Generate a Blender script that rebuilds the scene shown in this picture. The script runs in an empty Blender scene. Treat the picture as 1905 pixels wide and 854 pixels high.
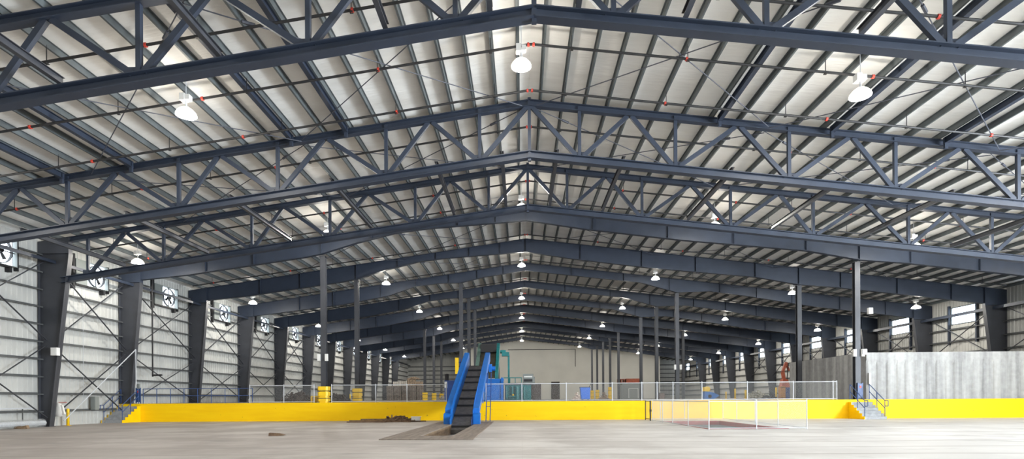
import bpy, math, random
from mathutils import Vector, Matrix
random.seed(7)
S = bpy.context.scene
C = S.collection

# ------------------------------------------------------------------ camera, world, exposure
EYE = 1.379
cam_d = bpy.data.cameras.new('camera'); cam = bpy.data.objects.new('camera', cam_d); C.objects.link(cam)
cam_d.sensor_fit = 'HORIZONTAL'; cam_d.sensor_width = 36.0; cam_d.lens = 1035 / 1905 * 36.0
cam_d.shift_x = 14.9 / 1905; cam_d.shift_y = 314.5 / 1905
cam_d.clip_start = 0.1; cam_d.clip_end = 400
cam.matrix_world = (Matrix.Translation((0, 0, EYE)) @ Matrix.Rotation(0.0321, 4, 'Z')
                    @ Matrix.Rotation(math.pi / 2, 4, 'X') @ Matrix.Rotation(-0.0062, 4, 'Z'))
S.camera = cam
w = bpy.data.worlds.new('world'); S.world = w; w.use_nodes = True
bg = w.node_tree.nodes['Background']
bg.inputs[0].default_value = (0.80, 0.90, 1.0, 1); bg.inputs[1].default_value = 6.0
S.view_settings.view_transform = 'Standard'; S.view_settings.look = 'None'
S.view_settings.gamma = 1.0; S.view_settings.use_curve_mapping = False
S.view_settings.exposure = 0.08
LAMP_W = 780.0      # radiant power of one high-bay lamp
DAY_W = 27000.0      # daylight area lamp in a doorway added to the right wall, out of view

day = bpy.data.lights.new('added_daylight', 'AREA'); day.shape = 'RECTANGLE'; day.size = 17.0; day.size_y = 5.2
day.energy = DAY_W; day.color = (0.84, 0.92, 1.0)
dayo = bpy.data.objects.new('added_daylight', day); C.objects.link(dayo)
dayo.location = (37.1, 5.0, 2.9); dayo.rotation_euler = (0, math.pi / 2, 0)
dayo.rotation_euler = Vector((-1, 0, 0.12)).to_track_quat('-Z', 'Y').to_euler()

# ------------------------------------------------------------------ layout constants
F1, BAY = 35.58, 7.62
RX, RZ = 0.381, 13.752          # ridge
XL, XR = -26.3, 36.6            # side walls
PZ = 1.186                      # dock level
WY = 35.5                       # dock front face
YB, YE, YW = -6.0, 127.0, 119.4
SL, SR = 0.1388, 0.1217
def top(x): return RZ - (SL * (RX - x) if x < RX else SR * (x - RX))
ORD = ['first','second','third','fourth','fifth','sixth','seventh','eighth','ninth','tenth','eleventh','twelfth','thirteenth',
       'fourteenth','fifteenth','sixteenth','seventeenth','eighteenth','nineteenth','twentieth']
def ordn(i):
    if i < 20: return ORD[i]
    t = {2: 'twenty', 3: 'thirty', 4: 'forty'}[(i + 1) // 10]
    u = (i + 1) % 10
    return {'twenty': 'twentieth', 'thirty': 'thirtieth', 'forty': 'fortieth'}[t] if u == 0 else t + '-' + ORD[u - 1]

# ------------------------------------------------------------------ materials
MATS = {}
def mat(name, col, rough=0.6, metal=0.0, var=0.0, scale=3.0, bump=0.0, bscale=20.0, stretch=(1, 1, 1), emit=None, spec=None):
    if name in MATS: return MATS[name]
    m = bpy.data.materials.new(name); m.use_nodes = True; n = m.node_tree.nodes; l = m.node_tree.links
    b = n['Principled BSDF']
    b.inputs['Base Color'].default_value = (*col, 1); b.inputs['Roughness'].default_value = rough; b.inputs['Metallic'].default_value = metal
    if spec is not None: b.inputs['Specular IOR Level'].default_value = spec
    if var or bump:
        tc = n.new('ShaderNodeTexCoord'); mp = n.new('ShaderNodeMapping'); mp.inputs['Scale'].default_value = stretch
        l.new(tc.outputs['Object'], mp.inputs['Vector'])
    if var:
        nz = n.new('ShaderNodeTexNoise'); nz.inputs['Scale'].default_value = scale; nz.inputs['Detail'].default_value = 5
        l.new(mp.outputs[0], nz.inputs['Vector'])
        r = n.new('ShaderNodeValToRGB'); r.color_ramp.elements[0].position = 0.3; r.color_ramp.elements[1].position = 0.7
        r.color_ramp.elements[0].color = (*[c * (1 - var) for c in col], 1); r.color_ramp.elements[1].color = (*[min(1, c * (1 + var)) for c in col], 1)
        l.new(nz.outputs[0], r.inputs[0]); l.new(r.outputs[0], b.inputs['Base Color'])
    if bump:
        nb = n.new('ShaderNodeTexNoise'); nb.inputs['Scale'].default_value = bscale
        l.new(mp.outputs[0], nb.inputs['Vector'])
        bp = n.new('ShaderNodeBump'); bp.inputs['Strength'].default_value = bump; bp.inputs['Distance'].default_value = 0.03
        l.new(nb.outputs[0], bp.inputs['Height']); l.new(bp.outputs[0], b.inputs['Normal'])
    if emit:
        b.inputs['Emission Color'].default_value = (*emit[0], 1); b.inputs['Emission Strength'].default_value = emit[1]
    MATS[name] = m
    return m
M_NAVY = mat('navy_painted_steel', (0.027, 0.037, 0.060), 0.5, var=0.12, scale=1.5)
M_COL = mat('slate_painted_steel', (0.045, 0.048, 0.058), 0.5, var=0.15, scale=1.2)
M_PURL = mat('grey_primed_steel', (0.10, 0.115, 0.12), 0.5, var=0.2, scale=2)
M_GIRT = mat('grey_girt_steel', (0.095, 0.10, 0.10), 0.55, var=0.15)
M_PIPE = mat('black_pipe', (0.02, 0.02, 0.022), 0.5)
M_RED = mat('red_coupling', (0.55, 0.05, 0.03), 0.5)
M_ROD = mat('bracing_rod_steel', (0.06, 0.065, 0.085), 0.6)
M_BLUE = mat('blue_conveyor_paint', (0.004, 0.135, 0.50), 0.4, var=0.1)
M_DBLUE = mat('dark_blue_paint', (0.015, 0.05, 0.20), 0.45, var=0.1)
M_RAIL = mat('blue_handrail_paint', (0.03, 0.07, 0.20), 0.45)
M_TEAL = mat('teal_machine_paint', (0.012, 0.17, 0.18), 0.4, var=0.2, scale=4)
M_GALV = mat('galvanised_steel', (0.50, 0.52, 0.55), 0.5, var=0.08)
M_MESH = mat('galvanised_wire', (0.56, 0.57, 0.56), 0.6)
M_BELT = mat('black_rubber_belt', (0.10, 0.095, 0.09), 0.7, var=0.35, scale=5)
M_BLACK = mat('black_steel', (0.015, 0.015, 0.017), 0.6)
M_DK = mat('dark_mesh_panel', (0.05, 0.035, 0.03), 0.7, var=0.3, scale=9)
M_GUARD = mat('yellow_plastic_guard', (0.90, 0.58, 0.01), 0.45, var=0.05)
M_WOOD = mat('weathered_timber', (0.22, 0.15, 0.09), 0.8, var=0.35, scale=6, stretch=(1, 0.2, 1), bump=0.3)
M_WOOD2 = mat('weathered_grey_timber', (0.21, 0.17, 0.14), 0.85, var=0.25, scale=2.5, stretch=(3, 0.3, 3), bump=0.4)
M_DWOOD = mat('brown_scrap_timber', (0.16, 0.10, 0.06), 0.85, var=0.3, scale=8)
M_CARD = mat('brown_cardboard', (0.36, 0.27, 0.19), 0.85, var=0.25, scale=6, bump=0.5, bscale=6)
M_BALE = mat('grey_paper_bale', (0.20, 0.165, 0.14), 0.9, var=0.35, scale=5, bump=0.8, bscale=5)
M_WHITE = mat('white_enamel', (0.80, 0.80, 0.78), 0.4)
M_BOXW = mat('white_painted_box', (0.75, 0.75, 0.73), 0.5)
M_SCRAP = mat('dark_scrap', (0.05, 0.035, 0.03), 0.8, var=0.5, scale=6)
M_PINK = mat('red_orange_paint', (0.42, 0.09, 0.04), 0.5, var=0.2)
M_GREYM = mat('grey_machine_paint', (0.22, 0.24, 0.23), 0.5)
M_STEP = mat('grey_step_concrete', (0.30, 0.31, 0.32), 0.8, var=0.15, scale=5)
M_BULB = mat('glowing_bulb', (1, 1, 1), 0.5, emit=((1.0, 0.96, 0.88), 60.0))

def nodemat(name):
    m = bpy.data.materials.new(name); m.use_nodes = True
    return m, m.node_tree.nodes, m.node_tree.links, m.node_tree.nodes['Principled BSDF']
def noise(n, l, vec, scale, detail=4, stretch=(1, 1, 1), rough=0.55):
    mp = n.new('ShaderNodeMapping'); mp.inputs['Scale'].default_value = stretch; l.new(vec, mp.inputs['Vector'])
    z = n.new('ShaderNodeTexNoise'); z.inputs['Scale'].default_value = scale; z.inputs['Detail'].default_value = detail
    z.inputs['Roughness'].default_value = rough
    l.new(mp.outputs[0], z.inputs['Vector']); return z.outputs[0]
def ramp(n, l, fac, stops):
    r = n.new('ShaderNodeValToRGB'); e = r.color_ramp.elements
    while len(e) < len(stops): e.new(0.5)
    for i, (p, c) in enumerate(stops): e[i].position = p; e[i].color = (*c, 1)
    l.new(fac, r.inputs[0]); return r.outputs[0]
def mix(n, l, fac, a, b, kind='MIX'):
    x = n.new('ShaderNodeMix'); x.data_type = 'RGBA'; x.blend_type = kind
    if isinstance(fac, float): x.inputs[0].default_value = fac
    else: l.new(fac, x.inputs[0])
    for s, v in ((6, a), (7, b)):
        if isinstance(v, tuple): x.inputs[s].default_value = (*v, 1)
        else: l.new(v, x.inputs[s])
    return x.outputs[2]

def floor_material():
    m, n, l, b = nodemat('concrete_floor')
    tc = n.new('ShaderNodeTexCoord').outputs['Object']
    big = noise(n, l, tc, 0.14, 6, (0.7, 0.7, 1))
    c = ramp(n, l, big, [(0.35, (0.40, 0.38, 0.36)), (0.62, (0.62, 0.615, 0.60))])
    st = noise(n, l, tc, 0.55, 7, (0.6, 0.6, 1), 0.62)
    c = mix(n, l, ramp(n, l, st, [(0.42, (1, 1, 1)), (0.56, (0, 0, 0))]), (0.30, 0.28, 0.265), c)
    # browner on the left; right side paler, daylight painted into the colour
    sx = n.new('ShaderNodeSeparateXYZ'); l.new(tc, sx.inputs[0])
    mr = n.new('ShaderNodeMapRange'); mr.inputs[1].default_value = -4; mr.inputs[2].default_value = 8
    l.new(sx.outputs[0], mr.inputs[0])
    c2 = mix(n, l, mr.outputs[0], mix(n, l, 0.5, c, (0.36, 0.305, 0.27)), mix(n, l, 0.5, c, (0.80, 0.80, 0.79)))
    # tyre marks
    wv = n.new('ShaderNodeTexWave'); wv.wave_type = 'RINGS'; wv.inputs['Scale'].default_value = 0.16; wv.inputs['Distortion'].default_value = 5
    wv.inputs['Detail'].default_value = 2; wv.inputs['Detail Scale'].default_value = 0.4
    l.new(tc, wv.inputs['Vector'])
    tm = ramp(n, l, wv.outputs[1], [(0.0, (0.5, 0.5, 0.5)), (0.05, (0, 0, 0))])
    c3 = mix(n, l, tm, c2, (0.25, 0.22, 0.2))
    sp = noise(n, l, tc, 0.8, 3, (0.45, 0.9, 1))
    c3 = mix(n, l, ramp(n, l, sp, [(0.60, (0, 0, 0)), (0.72, (0.55, 0.55, 0.55))]), c3, (0.2, 0.185, 0.175))
    # saw-cut joints
    br = n.new('ShaderNodeTexBrick'); br.offset = 0; br.inputs['Scale'].default_value = 1; br.inputs['Brick Width'].default_value = 7.6
    br.inputs['Row Height'].default_value = 7.6; br.inputs['Mortar Size'].default_value = 0.004
    br.inputs['Color1'].default_value = (0, 0, 0, 1); br.inputs['Color2'].default_value = (0, 0, 0, 1); br.inputs['Mortar'].default_value = (0.3, 0.3, 0.3, 1)
    l.new(tc, br.inputs['Vector'])
    c4 = mix(n, l, br.outputs[0], c3, (0.16, 0.14, 0.13))
    l.new(c4, b.inputs['Base Color']); b.inputs['Roughness'].default_value = 0.55
    fb = n.new('ShaderNodeBump'); fb.inputs['Strength'].default_value = 0.15; fb.inputs['Distance'].default_value = 0.01
    l.new(noise(n, l, tc, 14, 4), fb.inputs['Height']); l.new(fb.outputs[0], b.inputs['Normal'])
    return m
M_FLOOR = floor_material()

def yellow_material():
    m, n, l, b = nodemat('yellow_painted_concrete')
    tc = n.new('ShaderNodeTexCoord').outputs['Object']
    c = ramp(n, l, noise(n, l, tc, 1.5, 5, (0.3, 1, 2.5)), [(0.3, (0.92, 0.545, 0.0)), (0.7, (0.98, 0.63, 0.001))])
    sp = noise(n, l, tc, 5.5, 2)
    c = mix(n, l, ramp(n, l, sp, [(0.745, (0, 0, 0)), (0.76, (0.8, 0.8, 0.8))]), c, (0.15, 0.10, 0.05))
    l.new(c, b.inputs['Base Color']); b.inputs['Roughness'].default_value = 0.6; b.inputs['Specular IOR Level'].default_value = 0.25
    bp = n.new('ShaderNodeBump'); bp.inputs['Strength'].default_value = 0.5; bp.inputs['Distance'].default_value = 0.012
    l.new(noise(n, l, tc, 2.0, 3, (0.25, 1, 4)), bp.inputs['Height']); l.new(bp.outputs[0], b.inputs['Normal'])
    return m
M_YEL = yellow_material()

def ceiling_material():
    m, n, l, b = nodemat('white_roof_insulation')
    tc = n.new('ShaderNodeTexCoord').outputs['Object']
    c = ramp(n, l, noise(n, l, tc, 0.8, 5, (0.5, 2.2, 1)), [(0.3, (0.79, 0.775, 0.74)), (0.7, (0.88, 0.87, 0.84))])
    l.new(c, b.inputs['Base Color']); b.inputs['Roughness'].default_value = 0.5
    bp = n.new('ShaderNodeBump'); bp.inputs['Strength'].default_value = 0.7; bp.inputs['Distance'].default_value = 0.03
    l.new(noise(n, l, tc, 2.2, 3, (0.5, 3.5, 1)), bp.inputs['Height']); l.new(bp.outputs[0], b.inputs['Normal'])
    return m
M_CEIL = ceiling_material()
M_DOCK = mat('dusty_dock_concrete', (0.14, 0.13, 0.12), 0.75, var=0.25, scale=1.2)
M_SIDE = mat('off_white_wall_sheet', (0.50, 0.50, 0.475), 0.5, var=0.08, scale=0.7)
M_PLAIN = mat('cream_painted_wall', (0.64, 0.63, 0.58), 0.8, var=0.05, scale=0.3)

def concrete_material():
    m, n, l, b = nodemat('board_formed_concrete')
    tc = n.new('ShaderNodeTexCoord').outputs['Object']
    st = noise(n, l, tc, 1.5, 4, (1.5, 1.5, 0.06))
    c = ramp(n, l, st, [(0.36, (0.20, 0.20, 0.20)), (0.62, (0.42, 0.42, 0.41))])  # light and dark of the vertical ripples painted into the colour
    c = mix(n, l, 0.25, c, ramp(n, l, noise(n, l, tc, 4, 6), [(0.35, (0.22, 0.22, 0.22)), (0.65, (0.46, 0.47, 0.47))]))
    l.new(c, b.inputs['Base Color']); b.inputs['Roughness'].default_value = 0.6
    bp = n.new('ShaderNodeBump'); bp.inputs['Strength'].default_value = 0.8; bp.inputs['Distance'].default_value = 0.08
    l.new(noise(n, l, tc, 1.3, 2, (1.2, 1.2, 0.1)), bp.inputs['Height']); l.new(bp.outputs[0], b.inputs['Normal'])
    return m
M_CONC = concrete_material()

def lens_material():
    m = bpy.data.materials.new('prismatic_lamp_reflector'); m.use_nodes = True; n = m.node_tree.nodes; l = m.node_tree.links
    b = n['Principled BSDF']; b.inputs['Base Color'].default_value = (0.9, 0.9, 0.88, 1); b.inputs['Roughness'].default_value = 0.3
    b.inputs['Emission Color'].default_value = (1, 0.97, 0.9, 1); b.inputs['Emission Strength'].default_value = 0.5
    t = n.new('ShaderNodeBsdfTransparent'); t.inputs[0].default_value = (1, 0.98, 0.95, 1)
    mx = n.new('ShaderNodeMixShader'); mx.inputs[0].default_value = 0.16
    l.new(b.outputs[0], mx.inputs[1]); l.new(t.outputs[0], mx.inputs[2])
    l.new(mx.outputs[0], n['Material Output'].inputs[0])
    return m
M_LENS = lens_material()
def glass_material():
    m = bpy.data.materials.new('window_glass'); m.use_nodes = True; n = m.node_tree.nodes; l = m.node_tree.links
    g = n.new('ShaderNodeBsdfGlossy'); g.inputs['Roughness'].default_value = 0.05
    t = n.new('ShaderNodeBsdfTransparent'); t.inputs[0].default_value = (0.95, 0.98, 1, 1)
    mx = n.new('ShaderNodeMixShader'); mx.inputs[0].default_value = 0.92
    l.new(g.outputs[0], mx.inputs[1]); l.new(t.outputs[0], mx.inputs[2]); l.new(mx.outputs[0], n['Material Output'].inputs[0])
    return m
M_GLASS = glass_material()

# ------------------------------------------------------------------ mesh helpers
class MB:
    def __init__(s): s.v = []; s.f = []
    def add(s, vs, fs):
        k = len(s.v); s.v += [tuple(p) for p in vs]; s.f += [tuple(i + k for i in f) for f in fs]; return s
    def box(s, x0, x1, y0, y1, z0, z1):
        return s.add([(x0,y0,z0),(x1,y0,z0),(x1,y1,z0),(x0,y1,z0),(x0,y0,z1),(x1,y0,z1),(x1,y1,z1),(x0,y1,z1)],
                     [(0,3,2,1),(4,5,6,7),(0,1,5,4),(1,2,6,5),(2,3,7,6),(3,0,4,7)])
    def basis(s, a, b, up):
        a = Vector(a); b = Vector(b); d = (b - a).normalized(); up = Vector(up)
        if abs(d.dot(up)) > 0.99: up = Vector((0, 1, 0)) if abs(d.y) < 0.9 else Vector((1, 0, 0))
        r = d.cross(up).normalized(); u = r.cross(d).normalized()
        return a, b, r, u
    def sweep(s, a, b, prof, up=(0, 0, 1), closed=True):
        a, b, r, u = s.basis(a, b, up); n = len(prof)
        vs = [a + r * x + u * y for x, y in prof] + [b + r * x + u * y for x, y in prof]
        fs = [(i, (i + 1) % n, n + (i + 1) % n, n + i) for i in range(n if closed else n - 1)]
        if closed and n <= 8: fs += [tuple(range(n - 1, -1, -1)), tuple(range(n, 2 * n))]
        elif closed: fs += [tuple(range(n - 1, -1, -1)), tuple(range(n, 2 * n))]
        return s.add(vs, fs)
    def bar(s, a, b, w, h, up=(0, 0, 1)):
        return s.sweep(a, b, [(-w/2,-h/2),(w/2,-h/2),(w/2,h/2),(-w/2,h/2)], up)
    def tube(s, a, b, r, n=8):
        return s.sweep(a, b, [(r*math.cos(2*math.pi*i/n), r*math.sin(2*math.pi*i/n)) for i in range(n)])
    def ibeam(s, a, b, w, h, t=0.02, up=(0, 0, 1)):
        s.sweep(a, b, [(-w/2,h/2-t),(w/2,h/2-t),(w/2,h/2),(-w/2,h/2)], up)
        s.sweep(a, b, [(-w/2,-h/2),(w/2,-h/2),(w/2,-h/2+t),(-w/2,-h/2+t)], up)
        return s.sweep(a, b, [(-t/2,-h/2+t),(t/2,-h/2+t),(t/2,h/2-t),(-t/2,h/2-t)], up)
    def zee(s, a, b, w, h, t=0.012, up=(0, 0, 1), sgn=1):
        s.sweep(a, b, [(-t/2,-h/2),(t/2,-h/2),(t/2,h/2),(-t/2,h/2)], up)
        s.sweep(a, b, [(0,h/2-t),(sgn*w,h/2-t),(sgn*w,h/2),(0,h/2)][::1], up)
        return s.sweep(a, b, [(-sgn*w,-h/2),(0,-h/2),(0,-h/2+t),(-sgn*w,-h/2+t)], up)
    def lathe(s, c, prof, n=16, caps=False):
        vs = [(c[0]+r*math.cos(2*math.pi*i/n), c[1]+r*math.sin(2*math.pi*i/n), c[2]+z) for r, z in prof for i in range(n)]
        fs = [(j*n+i, j*n+(i+1)%n, (j+1)*n+(i+1)%n, (j+1)*n+i) for j in range(len(prof)-1) for i in range(n)]
        if caps: fs += [tuple(range(n-1,-1,-1)), tuple((len(prof)-1)*n+i for i in range(n))]
        return s.add(vs, fs)
    def prism(s, pts, d0, d1, axis='x'):
        n = len(pts)
        def P(p, d):
            return (d, p[0], p[1]) if axis == 'x' else ((p[0], d, p[1]) if axis == 'y' else (p[0], p[1], d))
        return s.add([P(p, d0) for p in pts] + [P(p, d1) for p in pts],
              [tuple(range(n-1,-1,-1)), tuple(range(n, 2*n))] + [(i, (i+1)%n, n+(i+1)%n, n+i) for i in range(n)])
def link(name, mb, m, parent=None, kind=None, smooth=False, at=None):
    me = bpy.data.meshes.new(name); me.from_pydata(mb.v, [], mb.f); me.materials.append(m); me.update()
    if smooth:
        for p in me.polygons: p.use_smooth = True
    o = bpy.data.objects.new(name, me); C.objects.link(o)
    if parent is not None: o.parent = parent
    if kind: o['kind'] = kind
    if at is not None: o.location = at
    return o
def thing(name, label, cat, loc=(0, 0, 0), rz=0, group=None):
    o = bpy.data.objects.new(name, None); C.objects.link(o); o.empty_display_size = 0.2
    o.location = loc; o.rotation_euler = (0, 0, rz); o['label'] = label; o['category'] = cat
    if group: o['group'] = group
    return o
def tag(o, label, cat, group=None, kind=None):
    o['label'] = label; o['category'] = cat
    if group: o['group'] = group
    if kind: o['kind'] = kind
    return o
def dup(root, loc, label, rz=None, group=None):
    r = root.copy(); C.objects.link(r); r.location = loc; r['label'] = label
    if rz is not None: r.rotation_euler = (0, 0, rz)
    if group: r['group'] = group
    for ch in list(root.children):
        c = ch.copy(); C.objects.link(c); c.parent = r
        for g in list(ch.children):
            d = g.copy(); C.objects.link(d); d.parent = c
    return r
def struct(name, mb, m, parent=None): return link(name, mb, m, parent, None if parent else 'structure')

# ------------------------------------------------------------------ the shell
def plane_with_holes(x0, x1, y0, y1, z, th, holes):
    mb = MB(); xs = sorted({x0, x1, *[h[0] for h in holes], *[h[1] for h in holes]}); ys = sorted({y0, y1, *[h[2] for h in holes], *[h[3] for h in holes]})
    for i in range(len(xs)-1):
        for j in range(len(ys)-1):
            cx, cy = (xs[i]+xs[i+1])/2, (ys[j]+ys[j+1])/2
            if any(h[0] < cx < h[1] and h[2] < cy < h[3] for h in holes): continue
            mb.add([(xs[i],ys[j],z),(xs[i+1],ys[j],z),(xs[i+1],ys[j+1],z),(xs[i],ys[j+1],z)], [(0,1,2,3)])
            mb.add([(xs[i],ys[j],z-th),(xs[i+1],ys[j],z-th),(xs[i+1],ys[j+1],z-th),(xs[i],ys[j+1],z-th)], [(0,3,2,1)])
    return mb
PIT = (-3.73, -2.53, 20.3, 30.6); REC = (8.15, 11.35, 24.5, 32.4)
struct('floor', plane_with_holes(XL, XR, YB, WY+0.02, 0, 0.02, [PIT, REC]), M_FLOOR)
mb = MB()   # dock slab (top) behind the yellow wall
mb.box(XL, XR, WY+0.15, YE, PZ-0.3, PZ)
struct('floor', mb, M_DOCK)
struct('wall_dock', MB().box(XL, XR, WY, WY+0.15, -0.05, PZ+0.001), M_YEL)
# roof skin
for nm, a, b in (('l', XL-0.1, RX), ('r', RX, XR+0.1)):
    za, zb = top(a)+0.24, top(b)+0.24
    struct('ceiling', MB().add([(a,YB,za),(b,YB,zb),(b,YE,zb),(a,YE,za),(a,YB,za+.08),(b,YB,zb+.08),(b,YE,zb+.08),(a,YE,za+.08)],
        [(0,3,2,1),(4,5,6,7),(0,1,5,4),(1,2,6,5),(2,3,7,6),(3,0,4,7)]), M_CEIL)

def ribbed(along, fixed, sgn, u0, u1, z0, z1f, holes, pitch=0.305):
    """vertical ribbed sheet; along = axis index (0 x, 1 y) ; holes (u0,u1,z0,z1)"""
    prof = []; u = u0
    while u < u1 - 1e-6:
        e = min(u + pitch, u1)
        for du, d in ((0, 0), (0.03, 0.035), (0.07, 0.035), (0.10, 0)):
            if u + du < e: prof.append((u + du, d))
        u = e
    prof.append((u1, 0))
    cuts = sorted({c for h in holes for c in h[:2] if u0 < c < u1})
    for c in cuts: prof.append((c, 0))
    prof.sort()
    mb = MB()
    def P(u, d, z): return (fixed + sgn*d, u, z) if along == 1 else (u, fixed + sgn*d, z)
    for (ua, da), (ub, db) in zip(prof, prof[1:]):
        if ub - ua < 1e-6: continue
        mid = (ua+ub)/2; segs = [(z0, None)]
        hs = sorted((h[2], h[3]) for h in holes if h[0] < mid < h[1])
        zz = z0; parts = []
        for h0, h1 in hs:
            if h0 > zz: parts.append((zz, h0, zz, h0))
            zz = h1
        parts.append((zz, z1f(ua), zz, z1f(ub)))
        for a0, a1, b0, b1 in parts:
            mb.add([P(ua,da,a0),P(ub,db,b0),P(ub,db,b1),P(ua,da,a1)], [(0,1,2,3)])
    return mb
LWIN = [(33.45, 1.65)] + [(F1 + BAY*(k+.5) + 1.12, 1.75) for k in range(0, 11)]
LZ0, LZ1 = 8.33, 9.72
lh = [(c-w/2, c+w/2, LZ0, LZ1) for c, w in LWIN] + [(26.3, 27.95, LZ0, LZ1)]
zl = top(XL)+0.24
struct('wall_left', ribbed(1, XL, 1, YB, YE, 0, lambda u: zl, lh), M_SIDE)
RW = [F1 + BAY*(k+.5) + 0.2 for k in range(0, 12)]
RZ0, RZ1 = 7.42, 8.78
zr = top(XR)+0.24
struct('wall_right', ribbed(1, XR, -1, YB, YE, 0, lambda u: zr, [(c-1.33, c+1.33, RZ0, RZ1) for c in RW] + [(-4.0, 14.0, 0.0, 6.0)]), M_SIDE)  # last opening is the doorway added for the area lamp
struct('wall_rear', ribbed(0, YE, -1, XL, XR, 0, lambda u: top(u)+0.24, []), M_SIDE)
struct('wall_back', ribbed(0, YB, 1, XL, XR, 0, lambda u: top(u)+0.24, [], 0.5), M_SIDE)
# tall cream partition at the far end with two dark doorways
mb = MB(); x0, x1 = -12.95, 29.4
mb.prism([(x0, PZ), (x1, PZ), (x1, top(x1)+.2), (RX, RZ+.2), (x0, top(x0)+.2)], YW, YW+0.2, 'y')
struct('wall_far', mb, M_PLAIN)
for k, (a, b) in enumerate(((0.5, 2.25), (6.37, 8.0))):
    d = struct('door_%d' % (k+1), MB().box(a, b, YW-0.12, YW-0.003, PZ, 4.75), M_DK)
    struct('door_frame', MB().box(a-.08, b+.08, YW-.16, YW-.004, 4.75, 4.9).box(a-.08, a, YW-.16, YW-.004, PZ, 4.75).box(b, b+.08, YW-.16, YW-.004, PZ, 4.75), M_BLACK, d)
# dark conduit on the cream wall
tag(link('conduit', MB().tube((-2.9, YW-.06, 11.82), (11.46, YW-.06, 11.82), .06, 6).tube((11.46, YW-.06, 11.82), (11.46, YW-.06, 8.1), .06, 6), M_BLACK),
    'thin dark conduit running along the tall cream far wall and turning down', 'conduit')

# concrete retaining walls on the right
mb = MB().box(21.9, XR-.05, 36.14, 36.5, PZ, 4.16).box(21.9, XR-.05, 36.08, 36.14, 3.68, 4.16)
rnd = random.Random(5); ph = 0; pr = []; x = 21.9
while x < XR-.08:
    wl = rnd.uniform(.5, .68); am = rnd.uniform(.05, .11)
    for q in range(8): pr.append((min(x+wl*q/8, XR-.07), 36.139-am*math.sin(math.pi*q/8)**.6))
    x += wl
vs = [(a, b, z) for a, b in pr for z in (PZ, 3.4, 3.68)]
vs = [(a, b if z < 3.6 else 36.085, z) for a, b, z in vs]
mb.add(vs, [(3*i+j, 3*i+3+j, 3*i+4+j, 3*i+1+j) for i in range(len(pr)-1) for j in (0, 1)])
struct('wall_concrete', mb, M_CONC)
struct('wall_concrete_side', MB().box(21.9, 22.3, 36.5, 45.8, PZ, 4.16).box(21.9, 24.2, 45.8, 46.2, PZ, 4.16), M_CONC)

# windows in the right wall
for k, c in enumerate(RW):
    wn = struct('window_%d' % (k+1), MB().box(XR-.08, XR+.05, c-1.38, c+1.38, RZ0-.06, RZ0).box(XR-.08, XR+.05, c-1.38, c+1.38, RZ1, RZ1+.06)
        .box(XR-.08, XR+.05, c-1.38, c-1.32, RZ0, RZ1).box(XR-.08, XR+.05, c+1.32, c+1.38, RZ0, RZ1), M_GIRT)
    link('window_pane', MB().box(XR, XR+.01, c-1.33, c+1.33, RZ0, RZ1), M_GLASS, wn)
    link('window_jamb', MB().box(XR-.22, XR-.04, c-1.52, c-1.38, 5.7, 9.0).box(XR-.22, XR-.04, c+1.38, c+1.52, 5.7, 9.0), M_NAVY, wn)
# exhaust-fan housings in the left wall
def fan_box(c, w, label):
    d = 0.22; t = thing('wall_fan', label, 'exhaust fan', (XL+.04, c, LZ0), 0, 'exhaust fan housings high on the ribbed wall')
    h = LZ1-LZ0; a, b = -w/2, w/2
    link('housing', MB().box(0, d, a-.03, a, -.03, h+.03).box(0, d, b, b+.03, -.03, h+.03).box(0, d, a, b, -.03, 0).box(0, d, a, b, h, h+.03), M_GREYM, t)
    link('side_panel', MB().box(0, d+.02, a-.88, a-.035, -.03, h+.03), M_GREYM, t)
    cz = h/2; n = 32
    ring = [(r*math.cos(2*math.pi*i/n), r*math.sin(2*math.pi*i/n)) for r in (.63, .66) for i in range(n)]
    vs = [(x, p[0], cz+p[1]) for x in (.02, .16) for p in ring]; mb = MB(); N = n
    mb.add(vs, [(i, (i+1)%n, 2*n+(i+1)%n, 2*n+i) for i in range(n)] + [(n+i, 3*n+i, 3*n+(i+1)%n, n+(i+1)%n) for i in range(n)]
           + [(i, n+i, n+(i+1)%n, (i+1)%n) for i in range(n)] + [(2*n+i, 2*n+(i+1)%n, 3*n+(i+1)%n, 3*n+i) for i in range(n)])
    link('shroud_ring', mb, M_BLACK, t)
    link('motor', MB().tube((.04, 0, cz), (.2, 0, cz), .14, 12).bar((.06, 0, 0), (.06, 0, h), .04, .05).bar((.06, a, cz), (.06, b, cz), .04, .04), M_BLACK, t)
    for k in range(4):
        an = k*math.pi/2+.5
        mb = MB(); ca, sa = math.cos(an), math.sin(an)
        def Q(r, s, x): return (x, r*ca-s*sa, cz+r*sa+s*ca)
        mb.add([Q(.1,-.05,.08), Q(.1,.05,.12), Q(.5,.09,.15), Q(.5,-.06,.07), Q(.1,-.05,.07), Q(.1,.05,.11), Q(.5,.09,.14), Q(.5,-.06,.06)],
               [(0,1,2,3), (7,6,5,4), (0,4,5,1), (1,5,6,2), (2,6,7,3), (3,7,4,0)])
        link('fan_blade', mb, M_BLACK, t)
    for q in ((a-1.05, a-.9, -.35, h+.3), (b+.04, b+.12, -.2, h+.1)):
        link('mounting_bracket', MB().box(0, .2, *q), M_BLACK, t)
    link('bottom_channel', MB().box(0, .24, a-.88, b-.3, -.12, -.035).box(0, .24, b-.45, b-.3, -.35, -.125), M_BLACK, t)
    return t
fan_box(27.12, 1.65, 'grey exhaust fan housing at the edge of the picture, before the first dark wall column')
for k, (c, w) in enumerate(LWIN):
    fan_box(c, w, 'grey exhaust fan housing high on the ribbed wall, %s bay beyond the first dark column' % ORD[k])

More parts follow.
